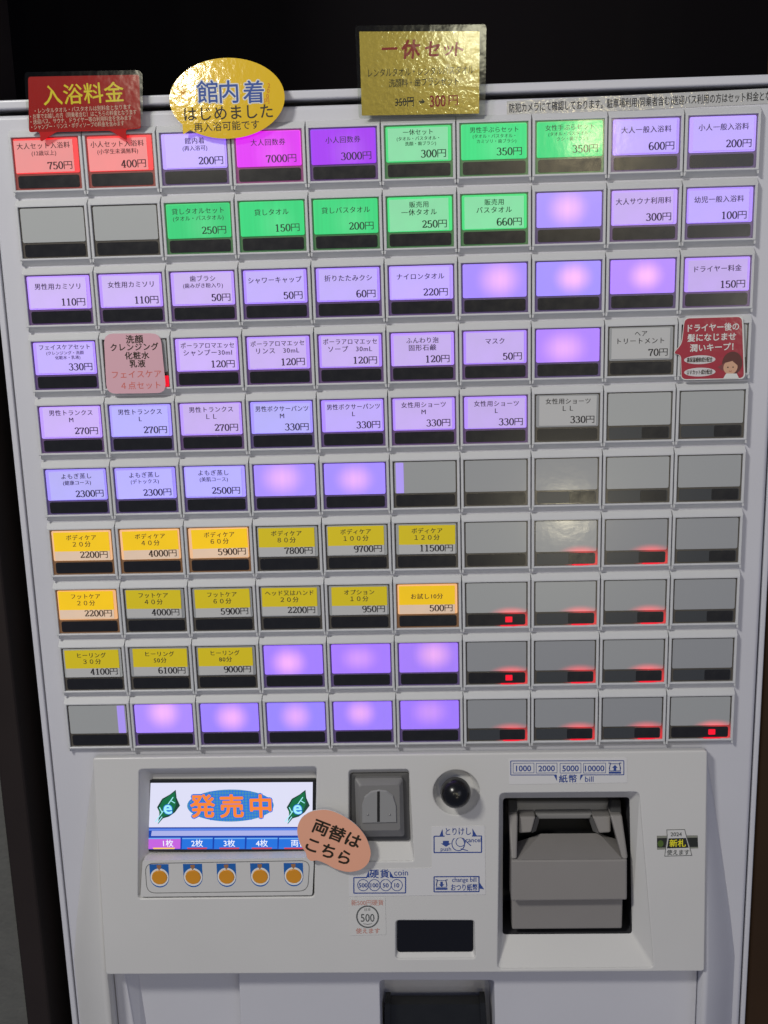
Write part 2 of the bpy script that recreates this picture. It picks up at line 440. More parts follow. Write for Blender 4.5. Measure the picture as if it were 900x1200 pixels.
# ================================================================== the ticket machine
root = bpy.data.objects.new('ticket_vending_machine', None); COL.objects.link(root)
root.location = (0, 0.2, 0); WORLD[root.name] = Vector((0, 0.2, 0)); root.empty_display_size = 0.2
tag(root, 'white ticket vending machine with ten rows of lit price buttons above a grey bill slot', 'ticket machine')

DOORY = 3.4
TOPZ = 211.5
b = Mb()                                                              # cabinet behind the door, with a lip over it
b.prism(rr(-244, -1300, 244.5, 220, 6), 75, 400, PLASTIC)
b.build('cabinet', root, (0, 200, -500))
b = Mb(); b.plate(rr(-243.5, 214.8, 244, 220.2, 2), [], 2.5, 74, 1.2, PLASTIC); b.build('top_lip', root, (0, 5, 217))
for x0, x1 in ((-243.5, -239.6), (240.6, 244.0)):
    b = Mb(); b.plate([(x0, -1300), (x1, -1300), (x1, 214), (x0, 214)], [], DOORY + 1, 74, 1.0, PLASTIC); b.build('side_trim', root, (x0, 5, 0))
LW = spot(444, 1149, -10); LX = spot(581, 1149, -10)
b = Mb()                                                              # the door skin, rounded at its rim
b.plate(rr(-238.6, -1290, 239.6, TOPZ, 5), [rr(-201, -456, 201, -212, 3)], DOORY, 12, 2.6, PLASTIC, res=4)
door = b.build('door_panel', root, (0, 5, 0))

# ------------------------------------------------------------------ buttons
PX, PZ = 45.0, 40.626
WH, WV = 20.45, 15.25                                                 # half window
bb = Mb()
def rect_ring(x0, x1, z0, z1, y): return [(x0, y, z0), (x1, y, z0), (x1, y, z1), (x0, y, z1)]
bb.loft([rect_ring(-22.35, 22.35, -19.9, 19.9, 3.6), rect_ring(-22.3, 22.3, -19.3, 19.5, 2.6), rect_ring(-22.1, 22.1, -16.5, 16.5, -0.7),
         rect_ring(-21.85, 21.85, -16.2, 16.25, -0.95), rect_ring(-20.75, 20.75, -15.55, 15.5, -0.95), rect_ring(-20.45, 20.45, -15.25, 15.25, -0.7),
         rect_ring(-20.45, 20.45, -15.25, 15.25, 2.0)], BEZEL)
for sx in (-1, 1):                                                    # the little corner feet under each bezel
    bb.prism([(sx * 22.25, -16.3), (sx * 20.9, -16.3), (sx * 21.3, -18.6), (sx * 22.25, -18.6)], -0.55, 2.8, BEZEL)
proto_bezel = bb.build('button', root); bezel_me = proto_bezel.data
bpy.data.objects.remove(proto_bezel)
bb = Mb(); bb.prism(rr(-20.4, -15.2, 20.4, 15.2, 0.6), 0.5, 2.2, SMOKE); pf = bb.build('window_frame', root); frame_me = pf.data; bpy.data.objects.remove(pf)
bb = Mb(); bb.prism(rr(-19.5, -10.15, 19.5, 10.15, 1.0), 0, 1.0, PANEL); pf = bb.build('light_panel', root); panel_me = pf.data; bpy.data.objects.remove(pf)
def strip_mesh(two, n='indicator_strip'):
    q = Mb()
    q.prism(rr(-18.7, -3.7, 18.9, 3.7, 1.3), 0, 0.9, STRIPG if two else STRIP)
    if two: q.prism(rr(1.8, -3.5, 18.4, 3.5, 0.8), -0.12, 0.3, STRIP)
    p = q.build(n, root); me = p.data; bpy.data.objects.remove(p); return me
panel_dark_me = panel_me.copy(); panel_dark_me.materials[0] = PANEL_DARK
frame_red_me = frame_me.copy(); frame_red_me.materials[0] = SMOKER
def lamp_props(o, strength, spot_=(0, 0, 0.002), tint=(0.82, 0.28, 0.92), squash=(1, 1, 1)):
    o['lamp_spot'] = spot_; o['lamp_spot_strength'] = strength; o['lamp_tint'] = tint; o['lamp_squash'] = squash
strip_me = strip_mesh(False); strip2_me = strip_mesh(True)

V = (lin(150, 95, 255), lin(95, 35, 200)); VB = (lin(125, 105, 255), lin(60, 40, 200)); VP = (lin(175, 105, 250), lin(120, 50, 190))
R_ = [
 [('R', ['大人セット入浴料', '(12歳以上)'], '750円'), ('R', ['小人セット入浴料', '(小学生未満無料)'], '400円'), ('V', ['館内着', '(再入浴可)'], '200円'), ('M', ['大人回数券'], '7000円'), ('U', ['小人回数券'], '3000円'),
  ('G', ['一休セット', '(タオル・バスタオル・', '洗顔・歯ブラシ)'], '300円'), ('H', ['男性手ぶらセット', '(タオル・バスタオル・', 'カミソリ・歯ブラシ)'], '350円'), ('H', ['女性手ぶらセット', '(タオル・バスタオル・', 'クシ・歯ブラシ)'], '350円'), ('V', ['大人一般入浴料'], '600円'), ('V', ['小人一般入浴料'], '200円')],
 [('x',), ('x',), ('H', ['貸しタオルセット', '(タオル・バスタオル)'], '250円'), ('H', ['貸しタオル'], '150円'), ('H', ['貸しバスタオル'], '200円'), ('G', ['販売用', '一休タオル'], '250円'), ('G', ['販売用', 'バスタオル'], '660円'), ('b',), ('P', ['大人サウナ利用料'], '300円'), ('V', ['幼児一般入浴料'], '100円')],
 [('P', ['男性用カミソリ'], '110円'), ('P', ['女性用カミソリ'], '110円'), ('P', ['歯ブラシ', '(歯みがき粉入り)'], '50円'), ('V', ['シャワーキャップ'], '50円'), ('V', ['折りたたみクシ'], '60円'), ('V', ['ナイロンタオル'], '220円'), ('b',), ('b',), ('b',), ('P', ['ドライヤー料金'], '150円')],
 [('V', ['フェイスケアセット', '(クレンジング・洗顔', '化粧水・乳液)'], '330円'), ('xk',), ('P', ['ポーラアロマエッセ', 'シャンプー30ml'], '120円'), ('P', ['ポーラアロマエッセ', 'リンス　30mL'], '120円'), ('P', ['ポーラアロマエッセ', 'ソープ　30mL'], '120円'), ('P', ['ふんわり泡', '固形石鹸'], '120円'), ('P', ['マスク'], '50円'), ('b',), ('w', ['ヘア', 'トリートメント'], '70円'), ('x',)],
 [('P', ['男性トランクス', 'M'], '270円'), ('B', ['男性トランクス', 'L'], '270円'), ('P', ['男性トランクス', 'ＬＬ'], '270円'), ('B', ['男性ボクサーパンツ', 'M'], '330円'), ('V', ['男性ボクサーパンツ', 'L'], '330円'), ('P', ['女性用ショーツ', 'M'], '330円'), ('P', ['女性用ショーツ', 'L'], '330円'), ('w', ['女性用ショーツ', 'ＬＬ'], '330円'), ('x2',), ('x2',)],
 [('B', ['よもぎ蒸し', '(健康コース)'], '2300円'), ('B', ['よもぎ蒸し', '(デトックス)'], '2300円'), ('B', ['よもぎ蒸し', '(美肌コース)'], '2500円'), ('b',), ('b',), ('xl',), ('x',), ('x2',), ('x2',), ('x2',)],
 [('A', ['ボディケア', '２０分'], '2200円'), ('A', ['ボディケア', '４０分'], '4000円'), ('A', ['ボディケア', '６０分'], '5900円'), ('Y', ['ボディケア', '８０分'], '7800円'), ('Y', ['ボディケア', '１００分'], '9700円'), ('Y', ['ボディケア', '１２０分'], '11500円'), ('x',), ('x2r',), ('x2r',), ('x2',)],
 [('A', ['フットケア', '２０分'], '2200円'), ('Y', ['フットケア', '４０分'], '4000円'), ('Y', ['フットケア', '６０分'], '5900円'), ('Y', ['ヘッド又はハンド', '２０分'], '2200円'), ('Y', ['オプション', '１０分'], '950円'), ('A', ['お試し10分'], '500円'), ('xd',), ('x2r',), ('x2r',), ('x2',)],
 [('Y', ['ヒーリング', '３０分'], '4100円'), ('Y', ['ヒーリング', '50分'], '6100円'), ('Y', ['ヒーリング', '80分'], '9000円'), ('b',), ('b',), ('b',), ('xd',), ('x2r',), ('x2r',), ('x2',)],
 [('xe',), ('b',), ('b',), ('b',), ('b',), ('b',), ('x2r',), ('x2r',), ('x2r',), ('xd',)],
]
LOOK = {  # panel lamp colour, panel strength, card emission colour, strength
 'R': (lin(255, 0, 18), 0.95, lin(255, 25, 35), 0.40), 'V': (lin(135, 70, 255), 0.85, lin(140, 85, 255), 0.60), 'P': (lin(150, 75, 255), 0.8, lin(165, 100, 250), 0.52),
 'B': (lin(120, 85, 255), 0.85, lin(115, 100, 255), 0.62), 'M': (lin(255, 0, 255), 0.85, lin(225, 0, 245), 0.85), 'U': (lin(140, 0, 255), 0.85, lin(165, 5, 248), 0.95),
 'G': (lin(0, 235, 120), 0.75, lin(0, 228, 128), 0.42), 'H': (lin(0, 230, 120), 0.75, lin(0, 225, 124), 0.80), 'A': (lin(255, 165, 20), 0.60, lin(255, 180, 75), 0.30),
 'Y': (lin(0, 0, 0), 0.0, lin(0, 0, 0), 0.0), 'w': (lin(0, 0, 0), 0, lin(0, 0, 0), 0), 'b': (lin(125, 80, 255), 0.80, None, 0), 'x': (lin(0, 0, 0), 0, None, 0),
}
STYLE = {'R': 'red lit', 'V': 'violet lit', 'P': 'pale violet lit', 'B': 'blue violet lit', 'M': 'magenta lit', 'U': 'purple lit', 'G': 'pale green lit', 'H': 'bright green lit', 'A': 'amber lit', 'Y': 'unlit yellow', 'w': 'unlit white'}
def part_obj(name, me, parent, loc):
    o = bpy.data.objects.new(name, me); COL.objects.link(o); place(o, loc, parent); return o
for r in range(10):
    for c in range(10):
        spec = R_[r][c]; st = spec[0]; base = st if st in LOOK else 'x'
        X, Z = (c - 4.5) * PX, -(r - 4.5) * PZ
        pc, ps, cc, cs = LOOK[base]
        j = lambda s: random.uniform(-s, s)
        bt = part_obj('button', bezel_me, root, (X, 0, Z))
        redlamp = st in ('x2r', 'xd')
        fr = part_obj('window_frame', frame_red_me if redlamp else frame_me, bt, (X, 0, Z)); fr.color = (*pc, ps)
        if redlamp: fr.color = (0, 0, 0, 1); lamp_props(fr, 0.95, (0.013, 0, -0.0125), lin(255, 15, 40), (0.9, 0, 1.2))
        pn = part_obj('light_panel', panel_dark_me if base in 'RGHMU' else panel_me, bt, (X, 0, Z + 4.4))
        pn.color = (*pc, ps * random.uniform(0.9, 1.08)); lamp_props(pn, 0.0, (j(0.002), 0.0, random.uniform(0.0, 0.004)))
        if redlamp: pn.color = (0, 0, 0, 1); lamp_props(pn, random.uniform(0.75, 0.95), (0.0095, 0, -0.0122), lin(255, 15, 40), (0.85, 0, 2.0))
        two = st.startswith('x2')
        part_obj('indicator_strip', strip2_me if two else strip_me, bt, (X, 0.1, Z - 10.6))
        if base == 'b':
            f = random.random()
            pn.color = (*[a * (1 - f) + q * f for a, q in zip((0.27, 0.005, 0.95), (0.12, 0.035, 1.0))], ps * random.uniform(0.9, 1.1))
            pn['lamp_spot_strength'] = random.choice((0.5, 0.8, 0.95, 1.0)); pn['lamp_spot'] = (j(0.0035), 0.0, random.uniform(-0.002, 0.005)); pn['lamp_squash'] = (random.uniform(0.75, 1.1), 0, random.uniform(0.85, 1.2)); tag(bt, 'blank button glowing violet')
        elif base == 'x': tag(bt, 'blank grey unlit button' if st in ('x', 'x2') else 'blank grey button with a sliver of light')
        else: tag(bt, '%s button priced %s yen' % (STYLE[st], spec[2][:-1]))
        if st in ('xl', 'xe'):
            q = Mb(); x0 = 13.6 if st == 'xe' else -18.6
            q.prism(rr(x0, -10, x0 + 5.0, 9.8, 0.5), -0.15, 0.4, PANEL); q.mats = [PANEL]
            o = q.build('light_sliver', bt, (0, 0, 0)); place(o, (X, 0, Z + 4.4), bt); o.color = (*lin(150, 105, 255), 0.6); lamp_props(o, 0.0)
        if st in ('x2r', 'xd', 'xk'):
            q = Mb()
            if st == 'xk': q.prism(rr(15.5, -15, 19.8, -8, 0.6), -0.2, 0.5, REDLED)
            else:
                cx = 9.5 if st == 'x2r' else 8.0
                q.prism(ell(cx, -14.72, 5.5, 0.45, 20), -0.35, 0.45, REDLED)
                if st == 'xd': q.prism(rr(5.8, -12.4, 10.4, -8.6, 0.5), -0.25, 0.5, REDLED)
            o = q.build('sold_out_lamp', bt); place(o, (X, 0, Z), bt)
        if cc is not None:
            q = Mb(); full = st in 'HMU'
            hw, hv = (19.0, 9.9) if full else (17.9, 9.35)
            yy = -0.35
            if st in 'YA':
                q.prism(rr(-18.2, -9.4, 18.2, -3.2, 0.2), yy, -0.05, CARD); q.prism(rr(-18.2, -3.2, 18.2, 9.6, 0.2), yy, -0.05, CARDY)
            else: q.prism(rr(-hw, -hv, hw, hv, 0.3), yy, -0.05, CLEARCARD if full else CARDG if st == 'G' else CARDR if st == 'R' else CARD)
            L = spec[1]; ty = yy - 0.07
            if len(L) == 1: q.text(L[0], 0, 4.0 if not st in 'YA' else 2.6, 4.1, ty, INK, maxw=33, spacing=1.08, serif=True)
            elif len(L) == 2:
                sub = L[1].startswith('(')
                q.text(L[0], 0, 6.1, 3.9, ty, INK, maxw=33.5, spacing=1.1, serif=True)
                q.text(L[1], 0, 1.6, 3.2 if sub else 4.1, ty, INK, maxw=31, spacing=1.05 if sub else 1.15, serif=True)
            else:
                q.text(L[0], 0, 6.9, 3.6, ty, INK, maxw=33.5, spacing=1.05, serif=True)
                q.text(L[1], 0, 3.1, 2.5, ty, INK, maxw=33, spacing=1.05, serif=True); q.text(L[2], 1.5, 0.2, 2.5, ty, INK, maxw=30, spacing=1.05, serif=True)
            q.text(spec[2], 16.6, -5.6, 4.5, ty, INK, anchor='r', digits=True, xs=1.2, off=0.011)
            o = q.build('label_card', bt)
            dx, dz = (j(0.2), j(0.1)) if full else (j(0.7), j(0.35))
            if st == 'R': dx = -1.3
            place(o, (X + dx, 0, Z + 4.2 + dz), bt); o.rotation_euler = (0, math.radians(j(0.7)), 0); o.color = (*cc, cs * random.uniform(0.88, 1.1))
            if full: lamp_props(o, 0.35, (0.003, 0, -0.003), tuple(min(1, a + 0.18) for a in cc), (0.9, 0, 0.9))

# ------------------------------------------------------------------ console
CY = console_y
def cs_(pts): return spots(pts, CY)
tl, tr, bl, br = cs_([(108, 888), (832, 880), (125, 1140), (826, 1141)])
HX = 206.0; ZT = (tl[1] + tr[1]) / 2; ZB = (bl[1] + br[1]) / 2
h_screen = rounded(cs_([(163, 902), (371, 899), (368, 1051), (162, 1053)]), 2.5)
h_coin = rounded(cs_([(409, 903), (479, 902), (485, 1009), (409, 1010)]), 2.5)
kc = spot(535, 929, CY); h_knob = ell(kc[0], kc[1], 15.6, 15.6, 40)
h_bill = rounded(cs_([(585.7, 930), (749, 928.5), (766, 1134), (583.4, 1135.5)]), 3.5)
h_win = rounded(cs_([(464, 1079), (556, 1079), (557, 1123), (464, 1123.5)]), 2.5)
b = Mb()
b.plate(rr(-HX - 1.0, ZB, HX + 1.0, ZT, 2.2), [h_screen, h_coin, h_knob, h_bill, h_win], 0, 5, 1.1, CREAM, mapy=CY, res=3)
def at_depth(out, d, sx=1.0): return [(x, CY(z) + d, z) for x, z in out]
# recess walls (same point counts by construction)
i_screen = rounded(cs_([(175, 916), (369, 914), (369, 1050), (172, 1052)]), 1.5)
b.loft([at_depth(h_screen, 1.0), at_depth(i_screen, 11)], CREAM, False, CREAM)
ic = spots([(410.5, 906.5), (479.5, 905.5), (480.5, 986), (411, 986.5)], lambda z: CY(z) + 4); i_coin = rounded(ic, 2.0)
b.loft([at_depth(h_coin, 1.0), at_depth(i_coin, 5), at_depth(i_coin, 22)], CREAM, False, SEAM)
b.loft([at_depth(h_knob, 1.0), at_depth(ell(kc[0] - .5, kc[1] + .3, 12.2, 12.2, 40), 8)], CREAM, True, CREAM)
i_bill = rounded(spots([(589.5, 936), (738, 935), (741, 1095), (589, 1096)], lambda z: CY(z) + 10), 2.5)
b.loft([at_depth(h_bill, 1.0), at_depth(i_bill, 11)], CREAM); b.loft([at_depth(i_bill, 11), at_depth(i_bill, 52)], SEAM, False, SEAM)
i_win = rounded(cs_([(465.5, 1080), (554.5, 1080), (554.5, 1117.5), (465.5, 1118)]), 2.2)
b.loft([at_depth(h_win, 0.8), at_depth(i_win, 3.5)], CREAM, False, CREAM)
LYB = CY(ZB) + 18
# flared cheeks from the console to the door, and the underside
yt, yb = CY(ZT), CY(ZB)
for s in (-1, 1):
    xo = 236.0 if s < 0 else 233.0
    pts = [(s * HX, yt + 3, ZT - 2), (s * HX, yb + 1.2, ZB), (s * HX, yb + 1.2, -460), (s * xo, DOORY - 0.3, -460), (s * (xo - 3), DOORY - 0.3, ZB - 10), (s * (HX + 1.5), DOORY - 0.3, ZT - 4)]
    # inner edge -> outer edge, split in bands so that the cheek curves in like a moulding
    n = 8; inner = []; outer = []
    for k in range(n + 1):
        t = k / n; z = ZT - 2 + (-460 - ZT + 2) * t; zc = max(z, ZB)
        inner.append((s * (HX + 0.6), CY(zc) + 1.8, z)); wdt = (xo - HX) * min(1.0, max(0.0, (ZT - z) / (ZT - ZB))) ** 0.9
        outer.append((s * (HX + 0.8 + wdt), DOORY - 0.2, z))
    rings = []
    for q in range(7):
        u = q / 6; row = []
        for a, o_ in zip(inner, outer):
            v = u ** 1.0; dy = math.sin(u * math.pi / 2)
            row.append((a[0] + (o_[0] - a[0]) * v, a[1] + (o_[1] - a[1]) * (0.55 * u + 0.45 * (1 - math.cos(u * math.pi / 2))), a[2]))
        rings.append(row)
    wall = [(s * (HX + 0.6), LYB, p[2]) for p in inner]
    for ra, rb in zip([wall] + rings[:-1], rings):
        for k in range(n):
            f = [ra[k], ra[k + 1], rb[k + 1], rb[k]]
            b.face(f if s > 0 else f[::-1], CREAM if s < 0 else PLASTIC, True)  # left cheek warm, right cool: tints of the light put into the colour
b.build('console_panel', root, (0, -10, -290), weld=True)

# ------------------------------------------------------------------ lower panel with ticket tray and change cup
LY = yb + 15
b = Mb()
zl = ZB + 3
p0, p1 = spot(150, 1141, LY), spot(281, 1200, LY)
pocket = [(spot(148, 1160, LY)[0], zl - 9), (spot(281, 1160, LY)[0], zl - 9), (spot(281, 1200, LY)[0], -458), (spot(165, 1230, LY)[0], -458)]
q0, q1 = spot(445, 1149, LY), spot(579, 1149, LY)
cup = rounded([(q0[0], q0[1]), (q1[0], q1[1]), (q1[0] + 1, -455), (q0[0] - 1, -455)], 3)
b.plate([(-HX - .2, -462), (HX + .2, -462), (HX + .2, zl), (-HX - .2, zl)], [pocket, cup], LY, 6, 0.9, PLASTIC)
pin = [(pocket[0][0] + 7, pocket[0][1] - 5), (pocket[1][0] - 0.5, pocket[1][1] - 5), (pocket[2][0] - 0.5, -456), (pocket[3][0] + 5, -456)]
b.loft([[(x, LY + 1, z) for x, z in pocket], [(x, LY + 9, z) for x, z in pin]], PLASTIC, False, PLASTIC)
ci = rounded([(q0[0] + 2, q0[1] - 1.0), (q1[0] - 2, q1[1] - 1.0), (q1[0] - 1, -455), (q0[0] + 1, -455)], 3)
b.loft([[(x, LY + 1, z) for x, z in cup], [(x, LY + 34, z) for x, z in ci]], PLASTIC, False, PLASTIC)
b.box(-HX + 1, HX - 1, yb + 4, LY - 0.3, ZB + 1.2, ZB + 4, PLASTIC)
b.build('lower_panel', root, (0, 0, -420), weld=True)
BLK = mat('black_plastic', (0.010, 0.011, 0.011), 0.35, var=0.3, vscale=60)
b = Mb(); t0 = spot(457, 1175, LY + 18); t1 = spot(563, 1175, LY + 18)
b.prism([(t0[0], t0[1]), (t1[0], t1[1] + .3), (t1[0] + 2, -455), (t0[0] - 2, -455)], LY + 16, LY + 26, BLK)
for x, sx in ((t0[0] - 1.5, -1), (t1[0] + 1.5, 1)): b.prism([(x - 2, t0[1] + 3), (x + 2, t0[1] + 3), (x + 2 + sx * 2, -455), (x - 2 + sx * 2, -455)], LY + 13, LY + 26, BLK)
b.build('change_flap', root, (t0[0], LY + 16, t0[1]))

# ------------------------------------------------------------------ display
def em(name, r, g, b_, s=1.0): return mat(name, (0.01, 0.01, 0.012), 0.15, emit=lin(r, g, b_), es=s)
SY = lambda z: CY(z) + 8.5
def sp(pts): return spots(pts, SY)
b = Mb()
scr = sp([(172.5, 914.5), (370, 913.5), (368.5, 998), (169.5, 998)])
b.prism(rounded(scr, 0.8), lambda z: SY(z) + 0.2, lambda z: SY(z) + 3, BLK)
def sflat(pts, lift, M): b.flat(sp(pts), (lambda L: (lambda z: SY(z) - L))(lift), M)
SW = em('screen_white', 215, 216, 238); SBL = em('screen_blue', 30, 110, 214); SBD = em('screen_deep_blue', 10, 60, 165); SBAR = em('screen_bar', 165, 172, 225); SPU = em('screen_purple', 190, 95, 215)
SOR = em('screen_orange', 240, 130, 45); SRD = em('screen_red', 200, 60, 70); SHAL = em('screen_halftone', 70, 140, 175); SGRN = em('screen_green', 5, 105, 60); SGD = em('screen_leaf_edge', 10, 62, 45); SCY = em('screen_cyan', 160, 235, 245); SWT = em('screen_text', 235, 240, 250); SYL = em('screen_yellow', 250, 205, 90)
sflat([(176.5, 917.5), (366.5, 916.5), (366, 969), (174.5, 969.5)], 0.0, SW)
sflat([(174.5, 969.7), (366, 969.2), (365.5, 995), (172, 995.5)], 0.0, SBD)
sflat([(174.5, 971), (366, 970.5), (366, 973), (174.3, 973.3)], 0.05, em('screen_sky', 90, 130, 225))
sflat([(178, 973.6), (366, 973), (366, 979), (177, 979.6)], 0.06, SBAR)
tabs = [(173, 211.3), (213, 249), (250.8, 286.8), (288.6, 325), (326.5, 365)]
for k, (a, c_) in enumerate(tabs):
    sflat([(a + .5, 982), (c_ + .3, 981.8), (c_, 994.5), (a, 994.8)], 0.08, SPU if k == 0 else SBL)
    sflat([(a + 6, 993.3), (c_ - 6, 993.2), (c_ - 7, 994.8), (a + 7, 994.9)], 0.12, SYL if k == 0 else SRD)
    sflat([(a + .5, 981.8), (c_ + .3, 981.6), (c_ + .3, 983), (a + .5, 983.2)], 0.1, em('screen_tab_edge', 110, 170, 235))
    tx = sp([((a + c_) / 2 + (5 if k == 0 else 0) - (4 if k == 4 else 0), 988)])[0]
    b.text(['1枚', '2枚', '3枚', '4枚', '両替'][k], tx[0] if k < 4 else tx[0] + 5, tx[1], 5.6, lambda z: SY(z) - 0.15, SWT, off=0.008)
ec = sp([(270, 944)])[0]
b.flat(ell(ec[0], ec[1], 30, 11.5, 48), lambda z: SY(z) - 0.06, SHAL)
for k in range(-14, 15):                                       # halftone grid over the oval
    x = k * 2.0
    hh = 11.3 * math.sqrt(max(0, 1 - (x / 30.0) ** 2))
    if hh > 1: b.line([(ec[0] + x, ec[1] - hh), (ec[0] + x, ec[1] + hh)], 0.55, lambda z: SY(z) - 0.09, SBL)
for k in range(-5, 6):
    z = k * 2.0; hw = 29.5 * math.sqrt(max(0, 1 - (z / 11.5) ** 2))
    if hw > 1: b.line([(ec[0] - hw, ec[1] + z), (ec[0] + hw, ec[1] + z)], 0.55, lambda z: SY(z) - 0.10, SBL)
for k, ch in enumerate('発売中'):
    x, z = sp([(237.5 + 34 * k, 944.5)])[0]
    b.text(ch, x, z, 17.5, lambda z: SY(z) - 0.16, SBL, off=0.075); b.text(ch, x, z, 17.5, lambda z: SY(z) - 0.22, SOR, off=0.028)
for cx in (196, 348):
    def lf(pts, lift, M): sflat([(cx + x, 944 + y) for x, y in pts], lift, M)
    lf([(-11, 22), (-9, 8), (-12, 2), (-6, -8), (3, -13), (10, -18.5), (11, -9), (15, 0), (9, 8), (2, 13), (-5, 15)], 0.05, SGD)
    lf([(-9, 12), (-10, 3), (-5, -6.5), (3, -12), (9, -16), (9.5, -9), (10.5, -2), (7, 7), (1, 11), (-5, 13.5)], 0.10, SGRN)
    for L in ([(-14, 19), (-8, 11), (7, -10)], [(-2, 2), (3, 6)], [(4, -6), (9, -3)], [(-6, 8), (-9, 2)], [(-11, 20), (-6, 13)]):
        b.line(sp([(cx + x, 944 + y) for x, y in L]), 0.6, lambda z: SY(z) - 0.14, SCY)
    x, z = sp([(cx + .5, 943)])[0]
    b.text('e', x, z - 1.5, 13, lambda z: SY(z) - 0.2, SBL, off=0.06); b.text('e', x, z - 1.5, 13, lambda z: SY(z) - 0.26, SCY, off=0.02)
b.build('display_screen', root, (scr[0][0], SY(scr[0][1]), scr[0][1]))

# ------------------------------------------------------------------ ticket count buttons under the display
KEYP = lambda z: CY(z) - 0.4
kp = spots([(167, 1008.5), (368, 1005.0), (366, 1049), (164.5, 1051)], KEYP)
b = Mb(); b.prism(rounded(kp, 1.6), KEYP, lambda z: CY(z) + 11, CREAM)
tray = spots([(169.5, 1011.5), (363.5, 1008), (361, 1044.5), (172, 1047)], KEYP)
trayr = rounded([tray[0], tray[1], tray[2], tray[3]], 6.5, 6)
b.ring(trayr, 0.5, lambda z: CY(z) - 0.46, mat('groove_grey', (0.13, 0.13, 0.125), 0.6))
keyplate = b.build('key_plate', root, (kp[0][0], CY(kp[0][1]), kp[0][1]))
BLUE = ink('print_blue', 18, 92, 168); NAVY = ink('print_navy', 40, 70, 145, k=0.9); WHT = mat('print_white', (0.74, 0.73, 0.70), 0.45); ORG = mat('orange_cap', (0.66, 0.27, 0.012), 0.35, coat=0.2, var=0.06, vscale=120)
BRN = ink('print_brown', 150, 105, 70)
for k in range(5):
    px = 187 + 39.3 * k; kx, kz = spot(px, 1028 - k * 0.35, KEYP)
    q = Mb(); f = lambda d: (lambda z: CY(z) - 0.4 - d)
    tab = [(kx - 6.6, kz + 9.4), (kx + 6.6, kz + 9.4)] + [(kx + 6.6 * math.cos(math.radians(a)), kz - 0.2 + 7.2 * math.sin(math.radians(a))) for a in range(0, -181, -15)]
    q.flat(tab, f(0.06), BLUE)
    q.flat(ell(kx, kz, 6.3, 6.4, 32), f(0.12), WHT)
    q.flat([(kx - 1.6, kz + 8.8), (kx + 1.6, kz + 8.8), (kx + 1.4, kz + 7.0), (kx, kz + 5.0), (kx - 1.4, kz + 7.0)], f(0.16), BRN)
    o = q.build('count_button', root, (kx, CY(kz), kz))
    q = Mb()
    ys = CY(kz) - 0.4
    q.loft([[(x, ys - .1, z) for x, z in ell(kx, kz, 5.3, 5.3, 32)], [(x, ys - 0.5, z) for x, z in ell(kx, kz, 5.25, 5.25, 32)], [(x, ys - 0.75, z) for x, z in ell(kx, kz, 5.0, 5.0, 32)]], ORG, False, ORG)
    q.build('orange_cap', o, (kx, ys, kz))

# ------------------------------------------------------------------ coin slot
GR = mat('grey_plastic', (0.175, 0.172, 0.170), 0.42, var=0.06, vscale=60, bump=0.04, bscale=900); GRD = mat('dark_grey_plastic', (0.06, 0.06, 0.062), 0.45); GRL = mat('light_grey_plastic', (0.25, 0.25, 0.25), 0.3)
yo = lambda d: (lambda z: CY(z) + d)
a = rounded(spots([(410.5, 907), (480, 906), (480.5, 985.5), (411, 986)], yo(3)), 2)
c_ = rounded(spots([(415.5, 912), (472, 911.5), (474, 980), (418, 980.5)], yo(0)), 2)
d_ = rounded(spots([(421, 920), (468, 919), (469, 972), (423, 972.5)], yo(-3)), 2)
b = Mb(); b.loft([at_depth(a, 16), at_depth(a, 3.5), at_depth(c_, 3.0)], GRD); b.loft([at_depth(c_, 3.0), at_depth(c_, 0), at_depth(d_, -4)], GR, False, GR)
coin = b.build('coin_slot', root, (a[0][0], CY(a[0][1]), a[0][1]), weld=True)
ar = spots([(424, 964), (424, 944), (427, 933), (435, 926.5), (444, 925), (453, 926), (461, 932), (464.5, 943), (465, 963)], yo(-4))
b = Mb(); b.loft([at_depth(ar, -4.15), at_depth([(p[0] * .96 + .04 * ar[4][0], p[1] * .94 + .06 * (ar[0][1] + 8)) for p in ar], -5.2)], GRL, False, GRL)
s0, s1 = spot(443.5, 927.5, yo(-5.2)), spot(443.5, 963, yo(-5.2))
b.prism([(s0[0] - .9, s0[1]), (s0[0] + .9, s0[1]), (s1[0] + .9, s1[1]), (s1[0] - .9, s1[1])], yo(-5.35), yo(-4), mat('slot_black', (0.003, 0.003, 0.003), 0.6))
for px in (431, 456.5):
    x, z = spot(px, 954.5, yo(-5.2)); b.sphere((x, CY(z) - 5.2, z), 0.8, GRL, 10, 6)
b.build('slot_plate', coin, (s0[0], CY(s0[1]) - 4, s0[1]))

# ------------------------------------------------------------------ cancel knob
BALL = mat('knob_black', (0.004, 0.004, 0.004), 0.24, spec=0.45)
kb = spot(534, 930.5, yo(-11)); b = Mb()
b.sphere((kb[0], CY(kb[1]) - 9, kb[1]), 10.2, BALL, 40, 24)
b.tube([(kb[0] - .3, CY(kb[1]) - 4, kb[1]), (kc[0], CY(kc[1]) + 8, kc[1])], 3.5, BLK, 14)
b.build('cancel_knob', root, (kb[0], CY(kb[1]), kb[1]))

